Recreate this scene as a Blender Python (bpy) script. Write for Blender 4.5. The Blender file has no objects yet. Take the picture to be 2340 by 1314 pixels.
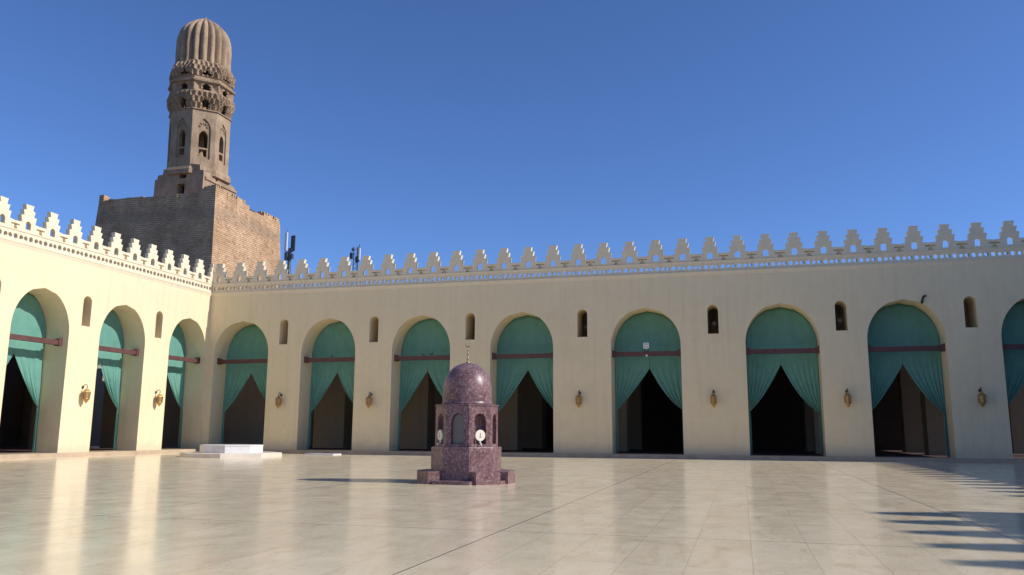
import bpy, bmesh, math, random
from mathutils import Vector, Matrix
from mathutils.geometry import tessellate_polygon
PI = math.pi
sc = bpy.context.scene
COL = sc.collection
R = math.radians
random.seed(7)

# ------------------------------------------------------------------ materials
def newmat(name):
    m = bpy.data.materials.new(name); m.use_nodes = True
    nt = m.node_tree; b = nt.nodes['Principled BSDF']
    return m, nt, b
def N(nt, t, **kw):
    n = nt.nodes.new(t)
    for k, v in kw.items():
        if k in n.inputs: n.inputs[k].default_value = v
        else: setattr(n, k, v)
    return n
def L(nt, a, b): nt.links.new(a, b)
def ramp(nt, fac, stops):
    r = nt.nodes.new('ShaderNodeValToRGB'); e = r.color_ramp.elements
    while len(e) < len(stops): e.new(0.5)
    for el, (p, c) in zip(e, stops): el.position = p; el.color = (*c, 1) if len(c) == 3 else c
    L(nt, fac, r.inputs[0]); return r.outputs[0]
def mix(nt, fac, a, b, mode='MIX'):
    n = nt.nodes.new('ShaderNodeMix'); n.data_type = 'RGBA'; n.blend_type = mode
    for i, v in ((0, fac), (6, a), (7, b)):
        if hasattr(v, 'node'): L(nt, v, n.inputs[i])
        else: n.inputs[i].default_value = (*v, 1) if isinstance(v, tuple) else v
    return n.outputs[2]
def math_(nt, op, a, b=None, c=None):
    n = nt.nodes.new('ShaderNodeMath'); n.operation = op
    for i, v in enumerate((a, b, c)):
        if v is None: continue
        if hasattr(v, 'node'): L(nt, v, n.inputs[i])
        else: n.inputs[i].default_value = v
    return n.outputs[0]
def coords(nt, kind='Object', scale=(1, 1, 1)):
    t = nt.nodes.new('ShaderNodeTexCoord'); mp = nt.nodes.new('ShaderNodeMapping')
    mp.inputs['Scale'].default_value = scale
    L(nt, t.outputs[kind], mp.inputs[0]); return mp.outputs[0]
def world_pos(nt, scale=(1, 1, 1)):
    g = nt.nodes.new('ShaderNodeNewGeometry'); mp = nt.nodes.new('ShaderNodeMapping')
    mp.inputs['Scale'].default_value = scale
    L(nt, g.outputs['Position'], mp.inputs[0]); return mp.outputs[0]
def noise(nt, vec, scale, detail=4, rough=.55, dist=0):
    n = N(nt, 'ShaderNodeTexNoise', Scale=scale, Detail=detail, Roughness=rough, Distortion=dist)
    L(nt, vec, n.inputs['Vector']); return n.outputs['Fac']
def bump(nt, b, h, strength, dist):
    n = N(nt, 'ShaderNodeBump', Strength=strength, Distance=dist)
    L(nt, h, n.inputs['Height']); L(nt, n.outputs[0], b.inputs['Normal'])

def plaster(name, col, var=.06):
    m, nt, b = newmat(name)
    p = world_pos(nt); big = noise(nt, p, .22, 5, .6); mid = noise(nt, p, 1.6, 5, .65)
    streak = noise(nt, world_pos(nt, (2.2, 2.2, .16)), 1.0, 4, .6)
    c = ramp(nt, big, [(.3, tuple(v * (1 - var) for v in col)), (.7, col)])
    st = ramp(nt, streak, [(.5, (1, 1, 1)), (.8, (.88, .865, .84))])
    c = mix(nt, .8, c, st, 'MULTIPLY')
    sm = ramp(nt, mid, [(.42, (1, 1, 1)), (.75, (.93, .92, .90))])
    c = mix(nt, .7, c, sm, 'MULTIPLY')
    # splash stains just above the pavement, broken up by noise
    g = nt.nodes.new('ShaderNodeNewGeometry'); s = nt.nodes.new('ShaderNodeSeparateXYZ'); L(nt, g.outputs['Position'], s.inputs[0])
    h = math_(nt, 'ADD', s.outputs[2], math_(nt, 'MULTIPLY', mid, -1.1))
    f = ramp(nt, h, [(0.0, (1, 1, 1)), (.55, (0, 0, 0))])
    c = mix(nt, math_(nt, 'MULTIPLY', f, .28), c, (.42, .36, .30), 'MIX')
    L(nt, c, b.inputs['Base Color']); b.inputs['Roughness'].default_value = .85
    b.inputs['Specular IOR Level'].default_value = .25
    bump(nt, b, noise(nt, p, 9, 5, .6), .25, .02)
    return m
M = {}
M['plaster'] = plaster('cream_plaster', (.80, .675, .435))
M['inner'] = plaster('inner_plaster', (.46, .375, .265))  # same plaster indoors, interior shade darkened into its colour
M['parapet'] = plaster('parapet_plaster', (.78, .67, .48))

def floor_mat():
    m, nt, b = newmat('polished_marble_paving')
    p = world_pos(nt)
    s = nt.nodes.new('ShaderNodeSeparateXYZ'); L(nt, p, s.inputs[0])
    # slabs .88 wide, 1.56 deep; expansion joints every ten slabs / eight rows
    def line(coord, period, offset, width):
        f = math_(nt, 'FRACT', math_(nt, 'DIVIDE', math_(nt, 'ADD', coord, -offset + period * 200), period))
        d = math_(nt, 'MINIMUM', f, math_(nt, 'SUBTRACT', 1.0, f))
        return math_(nt, 'LESS_THAN', math_(nt, 'MULTIPLY', d, period), width)
    major = math_(nt, 'MAXIMUM', line(s.outputs[0], 8.83, 38.2, .016), line(s.outputs[1], 12.5, -44.4, .016))
    minor = math_(nt, 'MAXIMUM', line(s.outputs[0], .883, 38.2, .007), line(s.outputs[1], 3.125, -44.4, .006))
    cid = nt.nodes.new('ShaderNodeCombineXYZ')
    L(nt, math_(nt, 'FLOOR', math_(nt, 'DIVIDE', math_(nt, 'ADD', s.outputs[0], -38.2), .883)), cid.inputs[0])
    L(nt, math_(nt, 'FLOOR', math_(nt, 'DIVIDE', math_(nt, 'ADD', s.outputs[1], 44.4), 3.125)), cid.inputs[1])
    wn = N(nt, 'ShaderNodeTexWhiteNoise', noise_dimensions='3D'); L(nt, cid.outputs[0], wn.inputs[0])
    ad = nt.nodes.new('ShaderNodeVectorMath'); ad.operation = 'ADD'
    L(nt, world_pos(nt, (.9, .35, 1)), ad.inputs[0])
    sc_ = nt.nodes.new('ShaderNodeVectorMath'); sc_.operation = 'SCALE'; sc_.inputs['Scale'].default_value = 9
    L(nt, wn.outputs['Color'], sc_.inputs[0]); L(nt, sc_.outputs[0], ad.inputs[1])
    vein = noise(nt, ad.outputs[0], 1.3, 7, .62, 1.2)
    cloud = noise(nt, world_pos(nt, (.5, 1.0, 1)), .55, 5, .6)
    c = ramp(nt, vein, [(.26, (.74, .57, .36)), (.42, (.90, .735, .495)), (.62, (.94, .79, .55)), (.8, (.83, .66, .445))])
    c = mix(nt, .55, c, ramp(nt, cloud, [(.35, (.88, .87, .84)), (.65, (1, 1, 1))]), 'MULTIPLY')
    c = mix(nt, .4, c, ramp(nt, wn.outputs['Value'], [(0, (.86, .84, .82)), (1, (1.0, 1.0, 1.0))]), 'MULTIPLY')
    fv = noise(nt, ad.outputs[0], 2.1, 8, .6, 2.0)
    thin = math_(nt, 'LESS_THAN', math_(nt, 'ABSOLUTE', math_(nt, 'SUBTRACT', fv, .5)), .008)
    c = mix(nt, math_(nt, 'MULTIPLY', thin, .30), c, (.40, .29, .19))
    c = mix(nt, math_(nt, 'MULTIPLY', minor, .42), c, (.34, .29, .24))
    c = mix(nt, math_(nt, 'MULTIPLY', major, .85), c, (.16, .13, .11))
    L(nt, c, b.inputs['Base Color'])
    rg = ramp(nt, noise(nt, p, 1.1, 5, .6), [(.3, (.13,) * 3), (.7, (.22,) * 3)])
    L(nt, rg, b.inputs['Roughness']); b.inputs['IOR'].default_value = 1.5
    bump(nt, b, noise(nt, p, 2.5, 3, .5), .05, .01)
    return m
M['floor'] = floor_mat()

def simple(name, col, rough=.6, metal=0, nscale=6, var=.15, bmp=.1, bdist=.01, spec=.5):
    m, nt, b = newmat(name)
    p = coords(nt); n = noise(nt, p, nscale, 5, .6)
    L(nt, ramp(nt, n, [(.3, tuple(v * (1 - var) for v in col)), (.7, tuple(min(1, v * (1 + var)) for v in col))]), b.inputs['Base Color'])
    b.inputs['Roughness'].default_value = rough; b.inputs['Metallic'].default_value = metal
    b.inputs['Specular IOR Level'].default_value = spec
    if bmp: bump(nt, b, n, bmp, bdist)
    return m
M['ground'] = simple('dusty_ground', (.17, .14, .105), .9, nscale=.3)
M['step'] = simple('step_stone', (.46, .35, .24), .55, nscale=1.5)
M['infloor'] = simple('shade_darkened_carpet', (.06, .022, .018), .95, nscale=.8)  # assumed carpet, its colour darkened to carry the shade inside the arches
M['timber'] = simple('shade_darkened_timber', (.055, .036, .024), .7, nscale=1.5)  # assumed wood; gloom under the roof is put into this colour
M['rear'] = simple('shade_darkened_rear_wall', (.10, .075, .055), .9, nscale=1)  # depth of the aisles painted in: wall colour darkened as shade
M['beam'] = simple('painted_beam', (.105, .042, .036), .6, nscale=3, var=.25)
M['brass'] = simple('aged_brass', (.44, .27, .10), .42, .75, nscale=20, var=.3)
M['amber'] = simple('amber_glass', (.42, .25, .10), .25, 0, nscale=10)
M['gold'] = simple('gilt_metal', (.36, .28, .15), .5, .8, nscale=8)
M['iron'] = simple('dark_iron', (.045, .042, .04), .5, .4)
M['steel'] = simple('galvanised_steel', (.12, .13, .14), .5, .6)
M['white'] = simple('white_plastic', (.78, .79, .78), .4, 0, var=.05)
M['dark'] = simple('dark_plastic', (.06, .065, .07), .5)
M['pale'] = simple('pale_dial', (.80, .74, .62), .4, var=.04)
M['white_marble'] = simple('white_marble', (.74, .71, .69), .3, nscale=2.2, var=.10)
M['glass'] = simple('frosted_glass', (.55, .52, .45), .25, 0, var=.05)
M['feather'] = simple('bird_feathers', (.11, .12, .14), .7)
M['debris'] = simple('weathered_boards', (.07, .06, .055), .8)

def fabric():
    m, nt, b = newmat('teal_fabric')
    p = coords(nt); n = noise(nt, p, 1.2, 4, .6); w = noise(nt, coords(nt, scale=(14, 14, .6)), 1.5, 3, .6)
    c = ramp(nt, n, [(.3, (.12, .29, .23)), (.7, (.145, .345, .275))])
    c = mix(nt, .5, c, ramp(nt, w, [(.35, (.82, .84, .84)), (.65, (1, 1, 1))]), 'MULTIPLY')
    oi = nt.nodes.new('ShaderNodeObjectInfo'); c = mix(nt, .8, c, ramp(nt, oi.outputs['Random'], [(0, (.90, .91, .93)), (1, (1.05, 1.03, 1.0))]), 'MULTIPLY')
    L(nt, c, b.inputs['Base Color']); b.inputs['Roughness'].default_value = .8
    b.inputs['Specular IOR Level'].default_value = .2
    b.inputs['Sheen Weight'].default_value = .15
    bump(nt, b, w, .25, .03)
    return m
M['fabric'] = fabric()

def marble():
    m, nt, b = newmat('purple_veined_marble')
    p = coords(nt)
    v1 = noise(nt, p, 11, 10, .78, 1.0); v2 = noise(nt, p, 38, 6, .72, 1.4); bl = noise(nt, p, 1.6, 4, .6)
    c = ramp(nt, bl, [(.35, (.098, .042, .045)), (.65, (.195, .098, .105))])
    f1 = ramp(nt, v1, [(.50, (0, 0, 0)), (.60, (.62,) * 3), (.76, (.15,) * 3)])
    c = mix(nt, f1, c, (.52, .39, .39))
    f2 = ramp(nt, v2, [(.53, (0, 0, 0)), (.68, (.42,) * 3)])
    c = mix(nt, f2, c, (.42, .30, .30))
    L(nt, c, b.inputs['Base Color']); b.inputs['Roughness'].default_value = .36; b.inputs['IOR'].default_value = 1.42
    return m
M['purple'] = marble()

def brick():
    m, nt, b = newmat('old_brickwork')
    g = nt.nodes.new('ShaderNodeNewGeometry'); s = nt.nodes.new('ShaderNodeSeparateXYZ'); L(nt, g.outputs['Position'], s.inputs[0])
    wob = noise(nt, world_pos(nt), .8, 3, .5)
    cb = nt.nodes.new('ShaderNodeCombineXYZ')
    L(nt, math_(nt, 'ADD', s.outputs[0], s.outputs[1]), cb.inputs[0])
    L(nt, math_(nt, 'ADD', s.outputs[2], math_(nt, 'MULTIPLY', wob, .25)), cb.inputs[1])
    bt = N(nt, 'ShaderNodeTexBrick', Scale=1.0)
    bt.inputs['Brick Width'].default_value = .62; bt.inputs['Row Height'].default_value = .235
    bt.inputs['Mortar Size'].default_value = .03; bt.inputs['Mortar Smooth'].default_value = .4
    bt.inputs['Color1'].default_value = (.76, .50, .30, 1); bt.inputs['Color2'].default_value = (.60, .385, .225, 1)
    bt.inputs['Mortar'].default_value = (.44, .28, .165, 1)
    L(nt, cb.outputs[0], bt.inputs['Vector'])
    n1 = noise(nt, world_pos(nt), .33, 6, .7); n2 = noise(nt, world_pos(nt, (1, 1, .3)), 1.1, 5, .65)
    c = mix(nt, .7, bt.outputs['Color'], ramp(nt, n1, [(.34, (.60, .56, .52)), (.55, (1, 1, 1))]), 'MULTIPLY')
    c = mix(nt, .6, c, ramp(nt, n2, [(.4, (.72, .70, .68)), (.65, (1, 1, 1))]), 'MULTIPLY')
    # band of sooty weathering a little below the broken parapet
    zz = math_(nt, 'ADD', s.outputs[2], math_(nt, 'MULTIPLY', n2, 2.2))
    band = ramp(nt, math_(nt, 'DIVIDE', math_(nt, 'SUBTRACT', zz, 25.6), 3.0), [(.1, (0, 0, 0)), (.35, (1, 1, 1)), (.6, (1, 1, 1)), (.85, (0, 0, 0))])
    c = mix(nt, math_(nt, 'MULTIPLY', band, .42), c, (.30, .215, .15))
    L(nt, c, b.inputs['Base Color']); b.inputs['Roughness'].default_value = .95; b.inputs['Specular IOR Level'].default_value = .1
    h = mix(nt, .5, bt.outputs['Fac'], noise(nt, world_pos(nt), 5, 5, .7))
    n = N(nt, 'ShaderNodeBump', Strength=.7, Distance=.12); n.invert = True
    L(nt, h, n.inputs['Height']); L(nt, n.outputs[0], b.inputs['Normal'])
    return m
M['brick'] = brick()
def stone():
    m, nt, b = newmat('weathered_minaret_stone')
    p = world_pos(nt); n1 = noise(nt, p, .5, 6, .7); n2 = noise(nt, world_pos(nt, (1, 1, .25)), 1.8, 5, .65); n3 = noise(nt, p, 5, 5, .7)
    c = ramp(nt, n1, [(.3, (.34, .235, .155)), (.6, (.48, .345, .23)), (.8, (.42, .295, .195))])
    c = mix(nt, .7, c, ramp(nt, n2, [(.35, (.66, .62, .58)), (.62, (1, 1, 1))]), 'MULTIPLY')
    c = mix(nt, .5, c, ramp(nt, n3, [(.35, (.75, .73, .70)), (.6, (1, 1, 1))]), 'MULTIPLY')
    L(nt, c, b.inputs['Base Color']); b.inputs['Roughness'].default_value = .95; b.inputs['Specular IOR Level'].default_value = .1
    bump(nt, b, n3, .5, .12)
    return m
M['stone'] = stone()

# ------------------------------------------------------------------ mesh helpers
class MB:
    def __init__(s): s.v = []; s.f = []
    def add(s, vs, fs):
        o = len(s.v); s.v += [tuple(p) for p in vs]; s.f += [tuple(i + o for i in f) for f in fs]
    def box(s, x0, x1, y0, y1, z0, z1):
        s.add([(x0, y0, z0), (x1, y0, z0), (x1, y1, z0), (x0, y1, z0), (x0, y0, z1), (x1, y0, z1), (x1, y1, z1), (x0, y1, z1)],
              [(0, 3, 2, 1), (4, 5, 6, 7), (0, 1, 5, 4), (1, 2, 6, 5), (2, 3, 7, 6), (3, 0, 4, 7)])
    def plate(s, outline, holes, v0, v1, fn=lambda u, v, z: (u, v, z)):
        loops = [outline] + list(holes)
        tris = tessellate_polygon([[Vector((a, b, 0)) for a, b in lp] for lp in loops])
        pts = [p for lp in loops for p in lp]; n = len(pts)
        vs = [fn(a, v0, b) for a, b in pts] + [fn(a, v1, b) for a, b in pts]
        fs = [tuple(t) for t in tris] + [tuple(i + n for i in reversed(t)) for t in tris]
        o = 0
        for lp in loops:
            k = len(lp)
            for i in range(k):
                j = (i + 1) % k; fs.append((o + i, o + j, n + o + j, n + o + i))
            o += k
        s.add(vs, fs)
    def lathe(s, prof, seg, c=(0, 0, 0), rot=0, cap=True):
        vs = []; fs = []
        for r, z in prof:
            for i in range(seg):
                a = rot + 2 * PI * i / seg; vs.append((c[0] + r * math.cos(a), c[1] + r * math.sin(a), c[2] + z))
        for k in range(len(prof) - 1):
            for i in range(seg):
                j = (i + 1) % seg; fs.append((k * seg + i, k * seg + j, (k + 1) * seg + j, (k + 1) * seg + i))
        if cap:
            fs.append(tuple(reversed(range(seg)))); fs.append(tuple(range((len(prof) - 1) * seg, len(prof) * seg)))
        s.add(vs, fs)
    def tube(s, pts, r, seg=8):
        pts = [Vector(p) for p in pts]; vs = []; fs = []
        for i, p in enumerate(pts):
            d = (pts[min(i + 1, len(pts) - 1)] - pts[max(i - 1, 0)]).normalized()
            a = d.cross(Vector((0, 0, 1)))
            if a.length < .05: a = d.cross(Vector((1, 0, 0)))
            a.normalize(); b = d.cross(a); rr = r[i] if isinstance(r, (list, tuple)) else r
            for k in range(seg):
                t = 2 * PI * k / seg; vs.append(p + a * rr * math.cos(t) + b * rr * math.sin(t))
        for i in range(len(pts) - 1):
            for k in range(seg):
                l = (k + 1) % seg; fs.append((i * seg + k, i * seg + l, (i + 1) * seg + l, (i + 1) * seg + k))
        fs.append(tuple(range(seg))); fs.append(tuple(reversed(range((len(pts) - 1) * seg, len(pts) * seg))))
        s.add(vs, fs)
    def mesh(s, name, mat, off=(0, 0, 0), smooth=False, recalc=True, bevel=0):
        me = bpy.data.meshes.new(name)
        me.from_pydata([(a - off[0], b - off[1], c - off[2]) for a, b, c in s.v], [], s.f)
        bm = bmesh.new(); bm.from_mesh(me)
        bmesh.ops.remove_doubles(bm, verts=bm.verts, dist=1e-5)
        if recalc: bmesh.ops.recalc_face_normals(bm, faces=bm.faces)
        if bevel:
            eds = [e for e in bm.edges if len(e.link_faces) == 2 and e.calc_face_angle(0) > .6]
            bmesh.ops.bevel(bm, geom=eds, offset=bevel, segments=2, affect='EDGES', clamp_overlap=True)
        bm.to_mesh(me); bm.free()
        if smooth:
            me.polygons.foreach_set('use_smooth', [True] * len(me.polygons))
        me.materials.append(M[mat] if isinstance(mat, str) else mat)
        return me
    def build(s, name, mat, parent=None, world=True, **kw):
        """verts in world space when parent is at a location and world=True, else local"""
        off = tuple(parent.matrix_basis.translation) if (parent and world and parent_root(parent) is parent) else (tuple(parent_root(parent).location) if (parent and world) else (0, 0, 0))
        me = s.mesh(name, mat, off, **kw)
        o = bpy.data.objects.new(name, me); COL.objects.link(o); o.parent = parent
        return o
def parent_root(o):
    while o.parent: o = o.parent
    return o
def tag(o, label=None, cat=None, group=None, kind=None):
    if label: o['label'] = label
    if cat: o['category'] = cat
    if group: o['group'] = group
    if kind: o['kind'] = kind
    return o
def empty(name, loc, label, cat, group=None, rz=0):
    o = bpy.data.objects.new(name, None); COL.objects.link(o); o.location = loc; o.rotation_euler.z = rz
    o.empty_display_size = .3
    return tag(o, label, cat, group)
def inst(src, name, loc, rz=0, parent=None):
    o = bpy.data.objects.new(name, src); COL.objects.link(o)
    o.location = loc; o.rotation_euler.z = rz; o.parent = parent; return o

# ------------------------------------------------------------------ setting
mb = MB(); S = 3000
mb.add([(-S, -S, -.06), (S, -S, -.06), (S, S, -.06), (-S, S, -.06)], [(0, 1, 2, 3)])
tag(mb.build('ground', 'ground', recalc=False), kind='structure')
XR = 72.9
mb = MB(); mb.add([(-.1, -75, 0), (XR + .1, -75, 0), (XR + .1, .1, 0), (-.1, .1, 0)], [(0, 1, 2, 3)])
tag(mb.build('courtyard_floor', 'floor', recalc=False), kind='structure')

# ------------------------------------------------------------------ arcades
FL = .28            # arcade floor level
ZW, ZP = 13.15, 13.90  # wall head, top of pierced parapet band
ZA = 10.67          # arch apex
AH = 2.75           # rise of the arch
def arch_pts(u0, u1, zb, za=ZA, rise=AH, n=26):
    """from bottom right over the apex to bottom left"""
    c = (u0 + u1) / 2; w = (u1 - u0) / 2; zs = za - rise; right = [(u1, zb), (u1, zs)]
    cut = .92; am = math.asin(cut)
    xs = []
    for i in range(1, n + 1):
        h = math.sin(am * i / n); xs.append((math.sqrt(1 - h * h), h))
    right += [(c + w * x, zs + rise * h) for x, h in xs]
    left = [(2 * c - a, b) for a, b in reversed(right)]
    return right + [(c, za)] + left
def arch_height(x, w, za=ZA, rise=AH):
    t = min(1, abs(x) / w); cut = .92; xc = math.sqrt(1 - cut * cut)
    h = math.sqrt(max(0, 1 - t * t)) if t > xc else 1 - (1 - cut) * t / xc
    return za - rise + rise * h
def slot_pts(c, w, z0, z1, n=8):
    r = w / 2; pts = [(c - r, z0), (c + r, z0)]
    for i in range(n + 1):
        a = PI * i / n; pts.append((c + r * math.cos(a), z1 - r + r * math.sin(a)))
    return pts
def wall_outline(arches, u0, u1, z0, z1, zb):
    pts = [(u0, z1), (u0, z0)]
    for a, b in arches:
        pts += list(reversed(arch_pts(a, b, z0)))
    pts += [(u1, z0), (u1, z1)]
    return pts

SP = 1.9174
def merlon_outline():
    # right half, from the bottom up: T-shaped cut between neighbours, then four flaring steps
    e = SP / 2
    h = [(e - .185, 0), (e - .09, .25), (e - .325, .262), (e - .325, .335), (e, .36), (e, .50), (.50, .54),
         (.585, .94), (.425, .96), (.365, .99), (.455, 1.29), (.30, 1.31), (.245, 1.34), (.31, 1.64)]
    h = [(a, b * 1.06) for a, b in h]
    return [(-a, b) for a, b in h] + [(a, b) for a, b in reversed(h)]
mer = MB()
mer.plate(merlon_outline(), [slot_pts(0, .40, .15, .68)], 0, .30)
for sg in (-1, 1): mer.box(min(sg * (SP / 2 - .345), sg * SP / 2), max(sg * (SP / 2 - .345), sg * SP / 2), .17, .29, .003, .37)
MERLONS = []
for i in range(6):
    q = random.Random(60 + i); m_ = MB(); m_.f = mer.f
    jit = {}
    for a, b_, c in mer.v:
        k_ = (round(a, 4), round(c, 4))
        if k_ not in jit: jit[k_] = (q.gauss(0, .011), q.gauss(0, .011)) if c > .52 else (0, 0)
    m_.v = [(a + jit[(round(a, 4), round(c, 4))][0], b_, c + jit[(round(a, 4), round(c, 4))][1]) for a, b_, c in mer.v]
    MERLONS.append(m_.mesh('merlon', 'parapet'))
def MERLON(): return random.choice(MERLONS)
def clip_left(poly, x0):
    out = []
    for i in range(len(poly)):
        a, b = poly[i], poly[(i + 1) % len(poly)]
        if a[0] >= x0: out.append(a)
        if (a[0] >= x0) != (b[0] >= x0):
            t = (x0 - a[0]) / (b[0] - a[0]); out.append((x0, a[1] + t * (b[1] - a[1])))
    return out

def parapet(fn, u0, u1, z0, z1, first, parent, full=True):
    mb = MB(); P = SP * .6; zc = z0 + .33
    k = 0; u = u0
    while u < u1 - .01:
        e = min(u + P, u1); holes = []
        if full and e - u > P - .01:
            c = u + P * .25
            holes.append([(c + .155 * math.cos(t) , zc + .17 * math.sin(t)) for t in [2 * PI * i / 10 for i in range(10)]])
            c = u + P * .74
            holes.append([(c - .29, zc - .11), (c - .20, zc - .15), (c - .035, zc - .06), (c - .035, zc + .05), (c - .12, zc + .14), (c - .24, zc + .12), (c - .30, zc + .02)])
            holes.append([(2 * c - a, b) for a, b in reversed(holes[-1])])
        mb.plate([(u, z0), (e, z0), (e, z1), (u, z1)], holes, 0, .26, fn)
        u = e
    mb.build('parapet_band', 'parapet', parent)
    mb = MB()
    def strip(prof):
        k = len(prof)
        vs = [fn(u0, v, z) for v, z in prof] + [fn(u1, v, z) for v, z in prof]
        mb.add(vs, [(i, (i + 1) % k, k + (i + 1) % k, k + i) for i in range(k)] + [tuple(range(k)), tuple(range(2 * k - 1, k - 1, -1))])
    strip([(.04, z1 + .003), (-.05, z1 + .003), (-.05, z1 - .06), (-.003, z1 - .10), (.04, z1 - .10)])
    strip([(.04, z0 + .02), (-.09, z0 + .0), (-.09, z0 - .07), (-.06, z0 - .10), (-.004, z0 - .30), (.04, z0 - .30)])
    mb.build('cornice', 'parapet', parent)

def arcade(name, label, fn, rz, arches, slots, U, first, depth, pt, beams=True, u_from=0, tall=None):
    root = empty(name, fn(0, 0, 0) if True else None, label, 'arcade')
    mb = MB()
    holes = [slot_pts(c, .75, 8.66, 10.72) for c in slots]
    mb.plate(wall_outline(arches, u_from, U, .15, ZW, FL), holes, 0, 2.0, fn)
    mb.build('front_wall', 'plaster', root)
    # interior: second and third arched rows, rear wall, roof
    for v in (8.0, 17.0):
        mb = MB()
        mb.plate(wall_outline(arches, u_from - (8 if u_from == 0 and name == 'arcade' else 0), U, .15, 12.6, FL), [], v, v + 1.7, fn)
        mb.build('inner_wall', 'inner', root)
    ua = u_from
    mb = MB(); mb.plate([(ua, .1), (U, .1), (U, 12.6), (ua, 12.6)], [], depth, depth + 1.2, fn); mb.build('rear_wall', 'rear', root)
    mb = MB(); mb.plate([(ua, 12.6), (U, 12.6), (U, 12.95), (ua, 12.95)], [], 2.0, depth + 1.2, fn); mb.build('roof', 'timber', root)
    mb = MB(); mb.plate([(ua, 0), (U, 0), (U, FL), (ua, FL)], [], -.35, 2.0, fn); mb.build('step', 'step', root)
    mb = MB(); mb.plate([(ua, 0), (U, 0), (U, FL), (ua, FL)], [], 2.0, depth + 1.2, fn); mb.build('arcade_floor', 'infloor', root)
    parapet(fn, u_from, U, ZW, ZP, first, root)
    k = 0; u = first
    while u < U - .6:
        p = Vector(fn(u, 0, ZP)) - root.location
        inst(MERLON(), 'merlon', p, rz, root); u += SP
    if beams:
        for a, b in arches:
            mb = MB(); mb.plate([(a - .1, 7.24), (b + .1, 7.24), (b + .1, 7.56), (a - .1, 7.56)], [], .52, .82, fn)
            bo = mb.build('tie_beam', 'beam', root)
            for e0, e1 in ((a - .05, a + .26), (b - .26, b + .05)):
                mb = MB(); mb.plate([(e0, 7.19), (e1, 7.19), (e1, 7.63), (e0, 7.72)] if e0 < a else [(e0, 7.19), (e1, 7.19), (e1, 7.72), (e0, 7.63)], [], .46, .88, fn)
                o = mb.build('beam_socket', 'beam', root); o.parent = bo
    return root

fb = lambda u, v, z: (u, v, z)
fl = lambda u, v, z: (-v, -u, z)
fr = lambda u, v, z: (XR + v, -u, z)
ARB = [(.61, 5.66), (8.66, 13.4), (16.52, 21.32), (24.52, 29.37), (33.65, 38.62), (43.05, 47.9), (50.91, 55.72), (58.95, 63.75), (66.9, 71.7)]
SLB = [6.98, 14.93, 22.9, 31.56, 40.9, 49.37, 57.3, 65.3]
ARL = [(.32 + 7.3 * i, 4.89 + 7.3 * i) for i in range(10)]
SLL = [6.25 + 7.3 * i for i in range(9)]
back = arcade('arcade', 'long cream plastered arcade in shade, facing the camera across the courtyard', fb, 0, ARB, SLB, XR, .585, 26, None)
left = arcade('arcade', 'sunlit cream arcade running along the left side below the minaret', fl, PI / 2, ARL, SLL, 75, 1.743, 18, None)
# half merlon in the corner
mb = MB(); mb.plate(clip_left(merlon_outline(), .178), [], 0, .30, lambda u, v, z: (-v, -(u - .174), ZP + z)); mb.build('half_merlon', 'parapet', left)
# arcade on the sun side, outside the frame: it throws the toothed shadow on the paving
right = empty('arcade', (XR, 0, 0), 'shaded cream arcade closing the right side of the courtyard', 'arcade')
ARR = [(.6 + 7.6 * i, 5.4 + 7.6 * i) for i in range(9)]
mb = MB(); mb.plate(wall_outline(ARR, 0, 75, 0, ZW, FL), [], 0, 2, fr); mb.build('front_wall', 'plaster', right)
mb = MB(); mb.plate([(0, 0), (75, 0), (75, 12.6), (0, 12.6)], [], 9, 10, fr); mb.build('rear_wall', 'inner', right)
mb = MB(); mb.plate([(0, 12.6), (75, 12.6), (75, 12.95), (0, 12.95)], [], 2, 10, fr); mb.build('roof', 'inner', right)
mb = MB(); mb.plate([(0, ZW), (75, ZW), (75, ZP), (0, ZP)], [], 0, .3, fr)
mb.plate([(0, ZP), (75, ZP), (75, ZP + .5), (0, ZP + .5)], [], .17, .29, fr)
mb.plate([(35.8, 14.6), (75, 14.6), (75, 17.42), (35.8, 17.42)], [], .1, 2, fr)
mb.plate([(35.8, 17.42), (75, 17.42), (75, 17.92), (35.8, 17.92)], [], .55, .68, fr)
mb.build('parapet_band', 'parapet', right)
for i in range(19): inst(MERLON(), 'merlon', (0, -(1.2 + SP * i), ZP), -PI / 2, right)
for i in range(19): inst(MERLON(), 'merlon', (.4, -(36.78 + SP * i), 17.42), -PI / 2, right)

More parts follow.
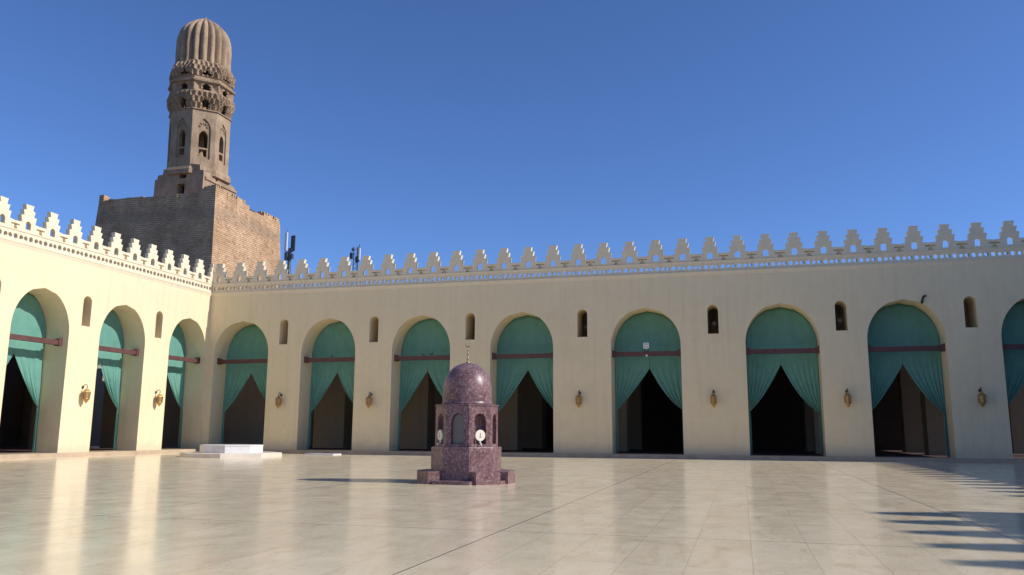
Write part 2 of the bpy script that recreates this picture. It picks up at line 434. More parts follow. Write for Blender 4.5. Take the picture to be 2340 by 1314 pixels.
# ------------------------------------------------------------------ curtains
def curtain(loc, rz, w, label, seed):
    rnd = random.Random(seed)
    root = empty('curtain', loc, label, 'curtain', 'teal curtains hung in the arches', rz)
    hw = w / 2 - .015; zc = 6.48 + rnd.uniform(-.08, .10); tie = 3.3 + rnd.uniform(-.08, .08); ph = rnd.uniform(0, 6); xo = rnd.uniform(-.10, .10)
    NX, NZ = 48, 12
    def addobj(name, vs, fs):
        me = bpy.data.meshes.new(name); me.from_pydata(vs, [], fs)
        me.polygons.foreach_set('use_smooth', [True] * len(me.polygons)); me.materials.append(M['fabric'])
        o = bpy.data.objects.new(name, me); COL.objects.link(o); o.parent = root
        s = o.modifiers.new('thickness', 'SOLIDIFY'); s.thickness = .015
        return o
    vs = []; fs = []
    for i in range(NX + 1):
        x = -hw + 2 * hw * i / NX; zt = arch_height(x, w / 2) - FL - .02
        for j in range(NZ + 1):
            z = (7.44 - FL) + (zt - (7.44 - FL)) * j / NZ
            t = 1 - j / NZ
            y = .018 * math.sin(x * 5.1 + ph + .4 * z) + .012 * math.sin(x * 11.3 + 2 * ph) * t - .03 * math.sin(PI * t)
            vs.append((x, y, z))
    for i in range(NX):
        for j in range(NZ): a = i * (NZ + 1) + j; fs.append((a, a + NZ + 1, a + NZ + 2, a + 1))
    addobj('upper_panel', vs, fs)
    for sd in (-1, 1):
        vs = []; fs = []; NU, NK, NV, NT = 64, 6, 32, 12; bend = (.42 if sd < 0 else .52) + rnd.uniform(-.05, .06); amp = rnd.uniform(.75, 1.35); tj = tie + rnd.uniform(-.15, .15)
        nf = rnd.uniform(4.6, 7.6); p2 = rnd.uniform(0, 6)
        for i in range(NU + 1):
            u = i / NU
            for j in range(NV + NT + 1):
                ytop = .018 * math.sin(sd * hw * (1 - u) * 5.1 + ph)
                if j <= NK:
                    q = j / NK
                    x = hw - (hw - sd * xo) * u; z = 7.44 - FL + (zc - 7.44) * q
                    y = ytop + .016 * q * math.sin(2 * PI * nf * u ** .8 + p2)
                elif j <= NV:
                    t = (j - NK) / (NV - NK)
                    bx = (1 - t) ** 2 * u + 2 * t * (1 - t) * u * (bend + .35 * (1 - u)) + t * t * .055 * u
                    bz = 2 * t * (1 - t) * (.74 - .1 * (1 - u)) + t * t * 1.0
                    x = hw - (hw - sd * xo) * bx; z = zc - FL - (zc - tj) * bz
                    A = .016 + amp * (.062 * math.sin(PI * min(1, t * .9)) ** 1.2) * (.3 + .7 * u ** .5)
                    y = ytop * (1 - t) + A * math.sin(2 * PI * nf * u ** .8 + p2) + .4 * (A - .016) * math.sin(2 * PI * 2.3 * nf * u + ph) - .06 * t
                else:
                    t = (j - NV) / NT
                    x = hw * (1 - .055 * u) - .02 * math.sin(PI * t) * u; z = tj - FL - (tj - FL - .04) * t
                    y = -.06 + (.05 + .03 * t) * math.sin(2 * PI * 3 * u + p2)
                vs.append((sd * x, y, z))
        R_ = NV + NT + 1
        for i in range(NU):
            for j in range(R_ - 1): a = i * R_ + j; fs.append((a, a + R_, a + R_ + 1, a + 1))
        addobj('drape', vs, fs)
    return root
BL = ['teal curtain in the arch nearest the corner, behind the white round platform',
      'teal curtain in the second arch right of the corner on the shaded wall',
      'teal curtain in the arch just left of the purple kiosk',
      'teal curtain in the arch just right of the purple kiosk',
      'teal curtain in the arch with the small white floodlight on its beam',
      'teal curtain in the arch just right of the one with the white floodlight',
      'teal curtain in the far right arch below the small dark wall hook',
      'teal curtain in the arch cut by the right edge of the picture']
for i, (a, b) in enumerate(ARB[:8]):
    curtain(((a + b) / 2, 1.80, FL), 0, b - a, BL[i], 10 + i)
LL = ['half sunlit teal curtain in the left wall arch nearest the corner',
      'half sunlit teal curtain in the second left wall arch from the corner',
      'half sunlit teal curtain in the third left wall arch from the corner',
      'half sunlit teal curtain in the left wall arch cut by the picture edge']
for i, (a, b) in enumerate(ARL[:3]):
    curtain((-1.85, -(a + b) / 2, FL), PI / 2, b - a, LL[i], 40 + i)

# ------------------------------------------------------------------ wall lanterns
def make_lantern():
    ms = []
    # local: wall at y=0, lantern hangs at y=-.42, z=0 is the foot
    hexa = lambda r: r
    b = MB(); b.lathe([(.0, 0), (.03, .02), (.05, .07), (.10, .12), (.17, .24), (.21, .28), (.215, .31)], 6, (0, -.42, 0), PI / 6)
    b.lathe([(.235, .31), (.25, .335), (.235, .36)], 6, (0, -.42, 0), PI / 6)
    b.lathe([(.265, .80), (.285, .83), (.27, .86), (.20, .92), (.16, .98), (.07, 1.05), (.05, 1.10), (.075, 1.13), (.03, 1.17)], 6, (0, -.42, 0), PI / 6)
    for k in range(6):
        a = PI / 6 + k * PI / 3
        b.tube([(.235 * math.cos(a), -.42 + .235 * math.sin(a), .35), (.268 * math.cos(a), -.42 + .268 * math.sin(a), .81)], .022, 6)
    ms.append(('frame', 'brass', b))
    g = MB(); g.lathe([(.205, .355), (.235, .80)], 6, (0, -.42, 0), PI / 6); ms.append(('glass_body', 'amber', g))
    k = MB(); k.lathe([(.0, 0), (.11, .0), (.11, .03), (.05, .05)], 12, (0, 0, 0))
    k.v = [(x, -z, 1.18 + y) for x, y, z in k.v]
    k.tube([(0, -.03, 1.18), (0, -.13, 1.31), (0, -.27, 1.38), (0, -.38, 1.34), (0, -.42, 1.25), (0, -.42, 1.15)], .026, 8)
    ms.append(('bracket', 'iron', k))
    return [(n, b_.mesh(n, m)) for n, m, b_ in ms]
LANT = make_lantern()
def lantern(loc, rz, label):
    r = empty('wall_lantern', (loc[0], loc[1], loc[2] + .06), label, 'lantern', 'brass lanterns on the arcade piers', rz)
    r.scale = (.9, .9, .92)
    for n, me in LANT: inst(me, n, (0, 0, 0), 0, r)
    return r
LB = ['brass lantern on the shaded pier nearest the corner', 'brass lantern on the second shaded pier from the corner',
      'brass lantern on the shaded pier hidden behind the purple kiosk', 'brass lantern on the first wide pier right of the purple kiosk',
      'brass lantern on the pier between the floodlit arch and the next arch right', 'brass lantern on the narrow pier left of the far right arch',
      'brass lantern on the grey pier at the right edge of the picture']
for (u, lb) in zip([7.06, 14.9, 22.85, 31.33, 40.77, 49.42, 57.41], LB): lantern((u, 0, 3.42), 0, lb)
for (u, lb) in zip([6.0, 13.3, 20.6], ['dark brass lantern casting a shadow on the sunlit pier near the corner', 'dark brass lantern on the second sunlit pier from the corner', 'dark brass lantern on the sunlit pier at the left edge of the picture']):
    lantern((0, -u, 3.42), PI / 2, lb)

# lamps hanging inside behind the slots
def hanging(loc, label):
    r = empty('hanging_lamp', loc, label, 'lamp', 'glass lamps hanging inside the slots')
    b = MB(); b.lathe([(.03, 0), (.12, .06), (.20, .18), (.21, .26), (.15, .33), (.17, .40)], 14, loc); b.build('glass_globe', 'glass', r, smooth=True)
    b = MB(); b.tube([(loc[0], loc[1], loc[2] + .40), (loc[0], loc[1], 12.6)], .012, 6); b.build('chain', 'iron', r)
hanging((31.38, 2.6, 9.45), 'pale glass lamp hanging in the slot window right of the purple kiosk')
hanging((40.92, 2.6, 9.45), 'pale glass lamp hanging in the slot window between the two dark middle arches')
hanging((49.55, 2.6, 9.45), 'pale glass lamp hanging in the rightmost visible slot window')

# ------------------------------------------------------------------ small fittings
fx, fy, fz = 36.14, .42, 7.56
r = empty('floodlight', (fx, .67, fz), 'small white floodlight box standing on the middle arch beam', 'floodlight')
b = MB(); b.box(fx - .20, fx + .20, fy - .08, fy + .20, fz + .19, fz + .62); b.build('housing', 'white', r, bevel=.025)
b = MB(); b.box(fx - .16, fx + .16, fy - .095, fy - .082, fz + .24, fz + .38); b.box(fx - .16, fx + .16, fy - .095, fy - .082, fz + .43, fz + .57); b.build('lens', 'glass', r)
b = MB(); b.tube([(fx - .15, fy + .06, fz + .2), (fx - .15, fy + .2, fz)], .02); b.tube([(fx + .15, fy + .06, fz + .2), (fx + .15, fy + .2, fz)], .02); b.box(fx - .19, fx + .19, fy + .14, fy + .34, fz, fz + .03); b.build('bracket', 'iron', r)
b = MB(); b.lathe([(.03, 0), (.075, .04), (.08, .10), (.04, .16)], 12, (fx + .02, .45, 7.18)); tag(b.build('light_bulb', 'white', smooth=True), 'tiny white bulb under the middle arch beam', 'bulb')
b = MB(); b.tube([(54.42, -.04, 10.35), (54.43, -.16, 10.50), (54.47, -.22, 10.66), (54.56, -.18, 10.80), (54.66, -.08, 10.84), (54.72, .02, 10.82)], [.075, .08, .075, .07, .06, .05], 10)
tag(b.build('wall_hook', 'iron'), 'small dark curved pipe hook on the wall above the far right arch', 'hook')

def bird(loc, rz, label):
    r = MB()
    prof = [(-.17, .015, .10), (-.12, .035, .10), (-.05, .062, .105), (.02, .075, .12), (.07, .068, .14), (.10, .045, .175), (.115, .036, .205), (.135, .034, .225), (.16, .018, .222), (.185, .004, .215)]
    pts = [(x, 0, z) for x, w, z in prof]; r.tube(pts, [w for x, w, z in prof], 10)
    o = empty('bird', loc, label, 'bird', 'birds perched on the tie beams', rz)
    inst(r.mesh('body', 'feather', smooth=True), 'body', (0, 0, 0), 0, o)
    t = MB(); t.box(-.30, -.13, -.035, .035, .088, .104); inst(t.mesh('tail', 'feather'), 'tail', (0, 0, 0), 0, o)
    for s in (-1, 1):
        t = MB(); t.tube([(.01, s * .028, 0), (.0, s * .028, .05), (.01, s * .025, .09)], .007, 6); inst(t.mesh('leg', 'beam'), 'leg', (0, 0, 0), 0, o)
bird((11.05, .67, 7.56), PI * .9, 'small dark bird perched on the beam of the second shaded arch')
bird((18.85, .67, 7.56), PI, 'left one of two small birds on the beam left of the purple kiosk')
bird((19.55, .67, 7.56), .3, 'right one of two small birds on the beam left of the purple kiosk')

# ------------------------------------------------------------------ purple marble kiosk
FX, FY = 32.93, -30.6
kio = empty('fountain_kiosk', (FX, FY, 0), 'domed octagonal kiosk of polished purple marble in the middle of the courtyard', 'kiosk')
octo = lambda ap: ap / math.cos(PI / 8)
def octprof(prof): return [(octo(r), z) for r, z in prof]
b = MB(); b.lathe(octprof([(1.60, 0), (1.60, .10), (1.58, .12), (1.0, .12)]), 8, (FX, FY, 0), PI / 8); b.build('base_step', 'purple', kio)
b = MB(); b.lathe(octprof([(1.17, .121), (1.17, 1.22), (1.155, 1.25), (.9, 1.25)]), 8, (FX, FY, 0), PI / 8); b.build('lower_drum', 'purple', kio)
for k in range(8):
    ang = -PI / 2 + k * PI / 4
    if k == 0: continue
    b = MB(); hw = .47; d0, d1 = 1.172, 1.70
    ca, sa = math.cos(ang), math.sin(ang)
    fn = lambda u, v, z: (FX + ca * v - sa * u, FY + sa * v + ca * u, z)
    b.plate([(-hw, .0), (hw, .0), (hw, .40), (hw - .02, .42), (-hw + .02, .42), (-hw, .40)], [], d0, d1, fn)
    b.build('bench', 'purple', kio)
a_side = 2 * 1.045 * math.tan(PI / 8)
niche = lambda: slot_niche(.24, 1.36, 2.43)
def slot_niche(hw, z0, z1, n=8):
    pts = [(-hw, z0), (hw, z0)]; zs = z1 - .36
    for i in range(n + 1):
        h = i / n; pts.append((hw * math.sqrt(max(0, 1 - (h * .93) ** 2)) if i < n else 0.0, zs + .36 * h))
    pts += [(-a, c) for a, c in reversed(pts[2:-1])]
    return pts
b = MB(); pan = MB(); b2 = MB()
for k in range(8):
    ang = -PI / 2 + k * PI / 4; ca, sa = math.cos(ang), math.sin(ang)
    fn = lambda u, v, z: (FX + ca * v - sa * u, FY + sa * v + ca * u, z)
    h = a_side / 2
    # mitred slab: front width h, back a bit narrower
    T = .17; hb = h * (1.045 - T) / 1.045
    def fm(u, v, z, fn=fn, T=T, h=h, hb=hb):
        if abs(abs(u) - h) < 1e-6: u = math.copysign(h + (hb - h) * (1.045 - v) / T, u)
        return fn(u, v, z)
    b.plate([(-h, 1.25), (h, 1.25), (h, 2.74), (-h, 2.74)], [slot_niche(.24, 1.36, 2.43)], 1.045, 1.045 - T, fm)
b.lathe(octprof([(.80, 1.25), (.80, 2.7)]), 8, (FX, FY, 0), PI / 8)
b.lathe(octprof([(1.075, 2.70), (1.075, 2.745), (.85, 2.748)]), 8, (FX, FY, 0), PI / 8)
body = b.build('arched_drum', 'purple', kio)
for k in range(8):
    ang = -PI / 2 + k * PI / 4; ca, sa = math.cos(ang), math.sin(ang)
    fn = lambda u, v, z: (FX + ca * v - sa * u, FY + sa * v + ca * u, z)
    if k % 4 == 0:
        p = MB(); p.plate(slot_niche(.225, 1.37, 2.40), [], .90, .86, fn); p.build('niche_panel', M['iron'] if False else simple('grey_stone_panel', (.16, .145, .13), .3, nscale=3), kio)
    if k % 2 == 1:
        p = MB(); n = 28
        ring = [(.195 * math.cos(2 * PI * i / n), 1.66 + .195 * math.sin(2 * PI * i / n)) for i in range(n)]
        p.plate(ring, [], 1.075, 1.02, fn); dial = p.build('dial', 'pale', kio, bevel=.008)
        p = MB(); p.plate([(-.012, 1.60), (.012, 1.60), (.012, 1.75), (-.012, 1.75)], [], 1.082, 1.0755, fn)
        p.plate([(-.045, 1.585), (.045, 1.585), (.045, 1.605), (-.045, 1.605)], [], 1.081, 1.0755, fn)
        mk = p.build('dial_mark', 'gold', kio); mk.parent = dial
        p = MB(); p.tube([fn(0, 1.0, 1.40), fn(0, 1.09, 1.40), fn(0, 1.13, 1.37), fn(0, 1.14, 1.31)], .022); p.tube([fn(0, 1.04, 1.40), fn(0, 1.04, 1.46)], .035)
        p.build('tap', 'white', kio)
prof = [(.93, 2.746), (.93, 2.80), (.905, 2.82)]
for i in range(1, 9): prof.append((.905 - .01 * i / 8, 2.82 + .42 * i / 8))
for i in range(1, 17):
    a = PI / 2 * i / 16; prof.append((max(.02, .895 * math.cos(a) ** .95), 3.24 + 1.03 * math.sin(a)))
b = MB(); b.lathe(prof, 48, (FX, FY, 0)); b.build('dome', 'purple', kio, smooth=True)
b = MB()
b.lathe([(.09, 4.25), (.09, 4.29), (.03, 4.31), (.025, 4.38), (.042, 4.42), (.044, 4.45), (.02, 4.50), (.02, 4.55), (.036, 4.59), (.036, 4.62), (.018, 4.67), (.016, 4.72), (.035, 4.75), (.012, 4.79), (.01, 4.86)], 12, (FX, FY, 0))
b.tube([(FX + .085 * math.sin(a), FY, 4.95 - .085 * math.cos(a)) for a in [-2.5 + 5 * i / 14 for i in range(15)]], [.004 + .018 * math.sin(PI * i / 14) for i in range(15)], 8)
b.build('finial', 'gold', kio, smooth=True)

# ------------------------------------------------------------------ white marble platform and slab
PX, PY = 8.55, -8.6
pl = empty('marble_platform', (PX, PY, 0), 'low white marble octagonal platform on a wide base near the corner', 'platform')
b = MB(); b.lathe(octprof([(3.15, 0), (3.15, .24), (3.12, .28), (1.5, .28)]), 8, (PX, PY, 0), PI / 8); b.build('base', simple('cream_marble_base', (.68, .60, .50), .4, nscale=1.5, var=.1), pl)
b = MB(); b.lathe(octprof([(1.95, .281), (1.95, .72), (1.98, .725), (1.98, .78), (1.96, .80), (1.2, .80)]), 8, (PX, PY, 0), PI / 8); b.build('drum', 'white_marble', pl)
b = MB(); b.box(11.2, 13.6, -3.4, -2.0, 0, .10); tag(b.build('marble_slab', 'white_marble', bevel=.03), 'low white marble slab on the paving in front of the second arch', 'slab')

# ------------------------------------------------------------------ minaret
MX, MY = -19.8, 23.25
mi = empty('minaret', (MX, MY, 0), 'tall weathered stone minaret with ribbed dome on a massive brick base', 'minaret')
lean = lambda x, y, z: (x - .022 * max(0, z - 31.5), y, z)
tw = MB(); z1 = 27.75; bt = .045
x0, x1, y0, y1 = -29.0, -13.3, 18.0, 31.65
d = bt * z1
tw.add([(x0 - d, y0 - d, 0), (x1 + d, y0 - d, 0), (x1 + d, y1 + d, 0), (x0 - d, y1 + d, 0), (x0, y0, z1), (x1, y0, z1), (x1, y1, z1), (x0, y1, z1)],
       [(0, 3, 2, 1), (4, 5, 6, 7), (0, 1, 5, 4), (1, 2, 6, 5), (2, 3, 7, 6), (3, 0, 4, 7)])
rnd = random.Random(3)
# crumbling brick parapet: courses of blocks along the south and east edges
def ztop_e(y):
    if y < 19.6: return 28.95
    if y < 21.0: return 28.65
    if y < 23.9: return 28.62
    if y < 24.2: return 28.35
    if y < 27.4: return 27.78
    if y < 29.5: return 28.35
    return 28.25
y = y0
while y < y1:
    w = min(rnd.uniform(.35, .8), y1 - y); zt = ztop_e(y) + rnd.uniform(-.22, .10)
    if zt > z1 + .05: tw.box(x1 - 1.0 - rnd.uniform(0, .3), x1 + rnd.uniform(-.07, .03), y, y + w, z1 - .1 - .001, zt)
    y += w
x = x0
while x < x1 - 1.02:
    w = min(rnd.uniform(.5, 1.2), x1 - 1.02 - x); zt = 28.22 + rnd.uniform(-.07, .05)
    if x < x0 + .5: zt = 28.85
    if x > x1 - 2.4: zt = 28.62 + .35 * ((x - x1 + 2.4) / 1.4)
    tw.box(x, x + w, y0 + rnd.uniform(-.02, .05), y0 + .9, z1 - .1, zt); x += w
for i in range(60):
    yy = rnd.uniform(y0, y1 - .3); zz = ztop_e(yy) - .15
    if zz > 27.9: tw.box(x1 - .7, x1 - .3 + rnd.uniform(0, .25), yy, yy + rnd.uniform(.15, .3), zz, zz + rnd.uniform(.15, .42))
# spalled and projecting bricks on the two visible faces
for i in range(420):
    zz = rnd.uniform(15, 27.3); o = bt * (z1 - zz)
    yy = rnd.uniform(y0 + .3, y1 - .8); tw.box(x1 + o - .12, x1 + o + rnd.uniform(.0, .045), yy, yy + rnd.uniform(.25, .6), zz, zz + .22)
    xx = rnd.uniform(x0 + .3, x1 - .8); tw.box(xx, xx + rnd.uniform(.25, .6), y0 - o - rnd.uniform(0, .04), y0 - o + .12, zz, zz + .22)
tw.build('tower_base', 'brick', mi)
b = MB(); b.box(x1 - 5.6, x1 - 1.1, 25.4, 28.6, z1, 28.55); b.v = [(a, c, e - .05 * (c - 25)) if e > 28 else (a, c, e) for a, c, e in b.v]; b.build('rooftop_hut', 'debris', mi)
# square block
b = MB(); hb = 3.3; zt = 31.7
def blockface(fn, holes, zt_pts):
    b.plate([(-hb, z1), (hb, z1)] + zt_pts, holes, 0, 1.0, fn)
jag = [(hb, 31.5), (hb - .5, 31.6), (hb - .55, 32.25), (hb - 1.9, 32.45), (hb - 2.4, 32.1), (-.4, 31.9), (-1.4, 32.1), (-2.2, 32.0), (-2.25, 31.4), (-2.9, 31.35), (-2.95, 30.9), (-hb, 30.8)]
b.plate([(-hb, z1), (hb, z1)] + jag, [[(-.15, 28.4), (.85, 28.4), (.85, 30.1), (-.15, 30.1)], [(0, 30.75), (1.0, 30.75), (1.0, 31.35), (0, 31.35)]], -hb, -hb + 1.0, lambda u, v, z: (MX + u, MY + v, z))
jag2 = [(hb, 30.6), (hb - .4, 31.1), (hb - 1.2, 31.3), (1.2, 31.45), (.2, 31.35), (-.8, 31.7), (-1.5, 31.6), (-hb + 1.0, 31.6)]
b.plate([(-hb + 1.0, z1), (hb, z1)] + jag2, [[(-1.0, 30.9), (-.6, 30.9), (-.6, 31.3), (-1.0, 31.3)]], hb, hb - 1.0, lambda u, v, z: (MX + v, MY + u, z))
b.box(MX - hb, MX - hb + 1, MY - hb + 1.0, MY + hb, z1, 31.2); b.box(MX - hb + 1, MX + hb - 1, MY + hb - 1, MY + hb, z1, 31.3)
b.box(MX - hb + 1.02, MX + hb - 1.02, MY - hb + 1.02, MY + hb - 1.02, 30.9, 31.25)
b.box(MX + hb, MX + hb + .14, MY - hb + .3, MY + hb - .1, 30.55, 30.85)
b.lathe(octprof([(3.30, 31.25), (3.62, 31.3), (3.62, 31.8), (3.45, 32.2), (3.0, 32.25)]), 8, (MX, MY, 0), PI / 8)
b.build('square_block', 'stone', mi)
# octagonal shaft
AP = 3.32; hs = AP * math.tan(PI / 8); Z0, Z1 = 32.1, 39.25
def keel(c, hw, z0, z1, rise):
    p = [(c - hw, z0), (c + hw, z0), (c + hw, z1 - rise), (c + hw * .86, z1 - rise * .6), (c + hw * .5, z1 - rise * .25), (c, z1)]
    return p + [(2 * c - a, q) for a, q in reversed(p[2:-1])]
b = MB(); inner = MB()
for k in range(8):
    ang = -PI / 2 + k * PI / 4; ca, sa = math.cos(ang), math.sin(ang)
    fn = lambda u, v, z: lean(MX + ca * v - sa * u, MY + sa * v + ca * u, z)
    def fm(u, v, z, fn=fn):
        if abs(abs(u) - hs) < 1e-6: u = math.copysign(hs * v / AP, u)
        return fn(u, v, z)
    diag = k % 2 == 1
    ph = [keel(0, .78 if diag else .66, 33.3, 38.3, 1.3)] if True else []
    b.plate([(-hs, Z0), (hs, Z0), (hs, Z1), (-hs, Z1)], ph, AP, AP - .16, fm)
    hole = keel(0, .52 if diag else .42, 34.7, 36.85, .75)
    wing = [(.62 if diag else .5, 35.95), (.62 if diag else .5, 36.15)]
    h2 = [[(-.45, 33.6), (.45, 33.6), (.45, 34.5), (-.45, 34.5)]] if diag else [[(-.35, 33.7), (.35, 33.7), (.35, 34.5), (-.35, 34.5)]]
    def fm2(u, v, z, fn=fn):
        if abs(abs(u) - hs * .95) < 1e-6: u = math.copysign(hs * v / AP, u)
        return fn(u, v, z)
    b.plate([(-hs * .95, Z0), (hs * .95, Z0), (hs * .95, Z1), (-hs * .95, Z1)], [hole] + h2, AP - .161, AP - .75, fm2)
    # carved relief in the arch head of each panel
    for q in range(5):
        aa = PI * (q + .5) / 5
        cx_, cz_ = .45 * math.cos(aa), 37.15 + .6 * math.sin(aa)
        b.plate([(cx_ - .09, cz_ - .09), (cx_ + .09, cz_ - .09), (cx_ + .06, cz_ + .13), (cx_ - .06, cz_ + .13)], [], AP - .04, AP - .17, fn)
def flean(o):
    pass
b.lathe([(.5, 28.5), (.5, 45)], 16, (MX, MY, 0))
b.build('octagonal_shaft', 'stone', mi)

def octr(th, ap):
    t = ((th + PI / 8) % (PI / 4)) - PI / 8
    return ap / math.cos(t)
def interp(tab, z):
    for (za, ra), (zb, rb) in zip(tab, tab[1:]):
        if za <= z <= zb: return ra + (rb - ra) * (z - za) / (zb - za)
    return tab[-1][1]
# muqarnas crown as a carved height field, with real openings
TAB = [(39.25, 3.33), (39.3, 3.48), (39.42, 3.48), (39.5, 3.228), (40.0, 3.457), (40.8, 3.686), (41.5, 3.744), (41.62, 3.553), (41.75, 3.419), (42.75, 3.419), (42.8, 3.686), (43.05, 3.724), (43.12, 3.39), (43.5, 3.362), (43.6, 3.553), (44.2, 3.629), (44.8, 3.572), (45.3, 3.4), (45.65, 3.151)]
def in_win(s, z):   # s = lateral metres from the face centre
    s = abs(s)
    if 39.5 < z < 41.0: return s < .66 * (1 - max(0, (z - 40.05) / .95)) ** .8 if z > 40.05 else s < .60
    if 41.85 < z < 42.7: return s < (.60 if z < 42.3 else .60 * (1 - (z - 42.3) / .4))
    if 43.75 < z < 44.75: return s < .82 * (1 - (z - 43.75) / 1.0)
    return False
def crown():
    NT, NZ = 256, 104; za, zb = 39.25, 45.65
    vs = []; fs = []
    rr = random.Random(5)
    for j in range(NZ + 1):
        z = za + (zb - za) * j / NZ
        for i in range(NT):
            th = 2 * PI * i / NT - PI / 2; r = octr(th, interp(TAB, z))
            loc = ((th + PI / 2 + PI / 8) % (PI / 4)) - PI / 8; s = loc * 3.6
            d = 0
            for (m0, m1, rows) in ((39.5, 41.55, 3), (43.6, 45.55, 3)):
                if m0 <= z < m1:
                    rh = (m1 - m0) / rows; row = int((z - m0) / rh); fz = (z - m0) / rh - row
                    cells = 40; u = (th + PI / 2) / (2 * PI) * cells + .5 * (row % 2); fu = abs((u % 1) - .5) * 2
                    w = math.sqrt(max(0, 1 - fz ** 2.2))
                    d = -.30 * max(0, 1 - (fu / max(.02, w * .9)) ** 2) * (.4 + .6 * (1 - fz)) if fu < w * .9 else .05
            if 41.75 < z < 42.75 and abs(s) > .62:
                # engaged colonnettes and shallow niches between the windows
                t = (abs(s) - .62) / .9
                d = -.22 * math.sin(min(1, t * 1.4) * PI) * math.sin(PI * (z - 41.75)) + (.10 if t > .72 else 0)
            r += d + rr.uniform(-.025, .025)
            vs.append(lean(MX + r * math.cos(th), MY + r * math.sin(th), z))
    for j in range(NZ):
        z = za + (zb - za) * (j + .5) / NZ
        for i in range(NT):
            th = 2 * PI * (i + .5) / NT; s = (((th + PI / 8) % (PI / 4)) - PI / 8) * 3.6
            if in_win(s, z): continue
            k = (i + 1) % NT; fs.append((j * NT + i, j * NT + k, (j + 1) * NT + k, (j + 1) * NT + i))
    b = MB(); b.add(vs, fs); o = b.build('muqarnas_crown', 'stone', mi, recalc=False)
    s = o.modifiers.new('wall', 'SOLIDIFY'); s.thickness = .28; s.offset = -1
crown()
DT = [(45.55, 3.151), (46.5, 3.123), (48.0, 3.132), (49.2, 3.094), (49.9, 2.961), (50.5, 2.693), (50.95, 2.387), (51.45, 1.891), (51.9, 1.318), (52.25, 0.764), (52.48, 0.286), (52.56, 0.048)]
def dome():
    NT, NZ, NF = 280, 60, 20; vs = []; fs = []
    for j in range(NZ + 1):
        t = j / NZ; z = 45.55 + 7.0 * (t ** .8 if t < 1 else 1); rb = interp(DT, min(z, 52.559))
        for i in range(NT):
            th = 2 * PI * i / NT; lob = abs(math.cos(NF * th / 2)); r = rb * (1 + .15 * (lob - .75))
            ph = int(((th + PI / NF) / (2 * PI)) * NF)
            r *= 1 + .006 * math.sin(ph * 12.9) + .004 * math.sin(z * 3 + ph * 4)
            vs.append(lean(MX + r * math.cos(th), MY + r * math.sin(th), z))
    for j in range(NZ):
        for i in range(NT):
            k = (i + 1) % NT; fs.append((j * NT + i, j * NT + k, (j + 1) * NT + k, (j + 1) * NT + i))
    fs.append(tuple(range(NZ * NT, NZ * NT + NT))); fs.append(tuple(reversed(range(NT))))
    b = MB(); b.add(vs, fs); b.build('ribbed_dome', 'stone', mi, smooth=False)
dome()
b = MB(); b.lathe([(.16, 0), (.20, .10), (.10, .22), (.05, .34)], 10, lean(MX, MY, 52.5)); b.build('dome_knob', 'stone', mi)

# ------------------------------------------------------------------ antenna masts on the roof
ax, ay, az = -4.75, 20.0, 12.95
m1 = empty('antenna_mast', (ax, ay, az), 'dark antenna mast with three upright panels beside the brick tower', 'antenna mast', 'antenna masts behind the parapet')
b = MB(); b.tube([(ax, ay, az), (ax, ay, 21.6)], .20, 10); b.build('pole', 'steel', m1)
for dx, dy, mt, zt in ((-.34, -.30, 'white', 23.35), (.02, .38, 'dark', 23.1), (.50, -.10, 'dark', 23.0)):
    b = MB(); b.box(ax + dx - .16, ax + dx + .16, ay + dy - .09, ay + dy + .09, 21.25, zt)
    o = b.build('panel', mt, m1, bevel=.04)
    if mt == 'white': o['label'] = 'pale grey panel on the side of the mast facing the courtyard'
b = MB()
for z in (21.1, 20.6):
    b.tube([(ax - .45, ay - .35, z + .2), (ax, ay, z), (ax + .55, ay - .1, z + .25)], .05); b.tube([(ax, ay, z), (ax + .02, ay + .42, z + .2)], .05)
b.box(ax - .42, ax - .1, ay - .4, ay - .1, 20.2, 21.1); b.box(ax + .22, ax + .52, ay - .3, ay - .02, 20.35, 20.9)
b.tube([(ax - .3, ay - .2, 23.2), (ax - .3, ay - .2, 23.75)], .03); b.build('bracket', 'steel', m1)
ax, ay = .75, 25.0
m2 = empty('antenna_mast', (ax, ay, az), 'slim lattice antenna mast with one bright white panel', 'antenna mast', 'antenna masts behind the parapet')
b = MB()
for dx, dy in ((-.32, 0), (.32, 0), (0, .5)): b.tube([(ax + dx, ay + dy, az), (ax + dx * .8, ay + dy * .8, 22.6)], .045, 6)
z = az + .3
while z < 22.3:
    b.tube([(ax - .32, ay, z), (ax + .32, ay, z + .5)], .025, 5); b.tube([(ax + .32, ay, z), (ax, ay + .5, z + .5)], .025, 5); b.tube([(ax, ay + .5, z), (ax - .32, ay, z + .5)], .025, 5); z += .55
b.build('lattice', 'steel', m2)
b = MB(); b.box(ax + .44, ax + .66, ay - .3, ay - .12, 20.95, 22.35); b.build('panel', 'white', m2, bevel=.03)
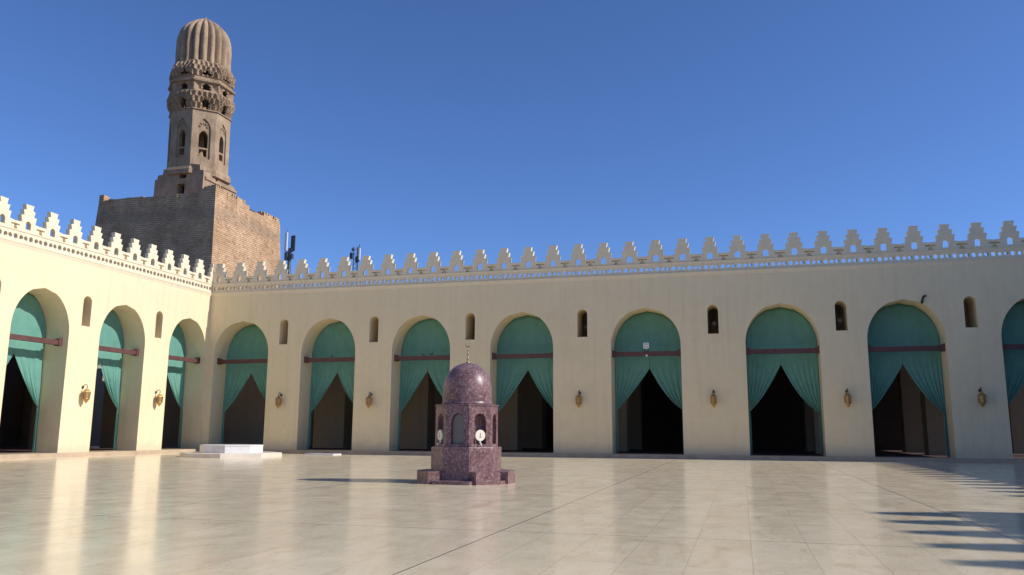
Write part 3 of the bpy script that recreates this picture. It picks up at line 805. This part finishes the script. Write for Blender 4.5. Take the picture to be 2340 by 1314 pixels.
b = MB(); b.tube([(ax + .5, ay - .08, 20.8), (ax + .5, ay - .08, 22.8)], .05, 8); b.lathe([(.05, 0), (.12, .05), (.12, .3), (.05, .38)], 10, (ax - .42, ay, 22.1)); b.box(ax + .05, ax + .4, ay - .2, ay, 20.7, 21.4); b.box(ax - .7, ax - .42, ay - .1, ay + .15, 21.2, 21.9); b.build('aerial', 'dark', m2)

# ------------------------------------------------------------------ light, sky, camera
EL, AZ = R(34.4), R(3.2)     # sun is over the right-hand arcade, a touch behind the back wall
sd = Vector((math.cos(EL) * math.cos(AZ), math.cos(EL) * math.sin(AZ), math.sin(EL)))
sun = bpy.data.lights.new('sun', 'SUN'); sun.energy = 2.7; sun.angle = R(.5); sun.color = (1.0, .965, .91)
so = bpy.data.objects.new('sun', sun); COL.objects.link(so); so.rotation_euler = sd.to_track_quat('Z', 'Y').to_euler()
w = bpy.data.worlds.new('World'); sc.world = w; w.use_nodes = True
nt = w.node_tree; bg = nt.nodes['Background']; sk = nt.nodes.new('ShaderNodeTexSky')
sk.sky_type = 'NISHITA'; sk.sun_disc = False; sk.sun_elevation = EL; sk.sun_rotation = math.atan2(sd.x, sd.y)
sk.air_density = 1.0; sk.dust_density = 1.0; sk.ozone_density = 3.0; sk.altitude = 2500
L(nt, mix(nt, 1.0, sk.outputs[0], (.72, .92, 1.26), 'MULTIPLY'), bg.inputs[0]); bg.inputs[1].default_value = .075

cam = bpy.data.cameras.new('camera'); co = bpy.data.objects.new('camera', cam); COL.objects.link(co); sc.camera = co
cam.sensor_width = 36; cam.lens = 36 * 1888.15 / 2340; cam.clip_end = 10000
yaw, pit, rol = -.268136, .172589, .005741
fw = Vector((math.sin(yaw) * math.cos(pit), math.cos(yaw) * math.cos(pit), math.sin(pit)))
rt = Vector((math.cos(yaw), -math.sin(yaw), 0)); up = rt.cross(fw)
r_ = rt * math.cos(rol) + up * math.sin(rol); u_ = -rt * math.sin(rol) + up * math.cos(rol)
mw = Matrix((r_, u_, -fw)).transposed().to_4x4(); mw.translation = (42.538, -59.492, 1.8)
co.matrix_world = mw
vs_ = sc.view_settings; vs_.view_transform = 'Standard'; vs_.look = 'None'; vs_.exposure = .75; vs_.gamma = 1; vs_.use_curve_mapping = False
sc.cycles.max_bounces = 10; sc.cycles.diffuse_bounces = 6
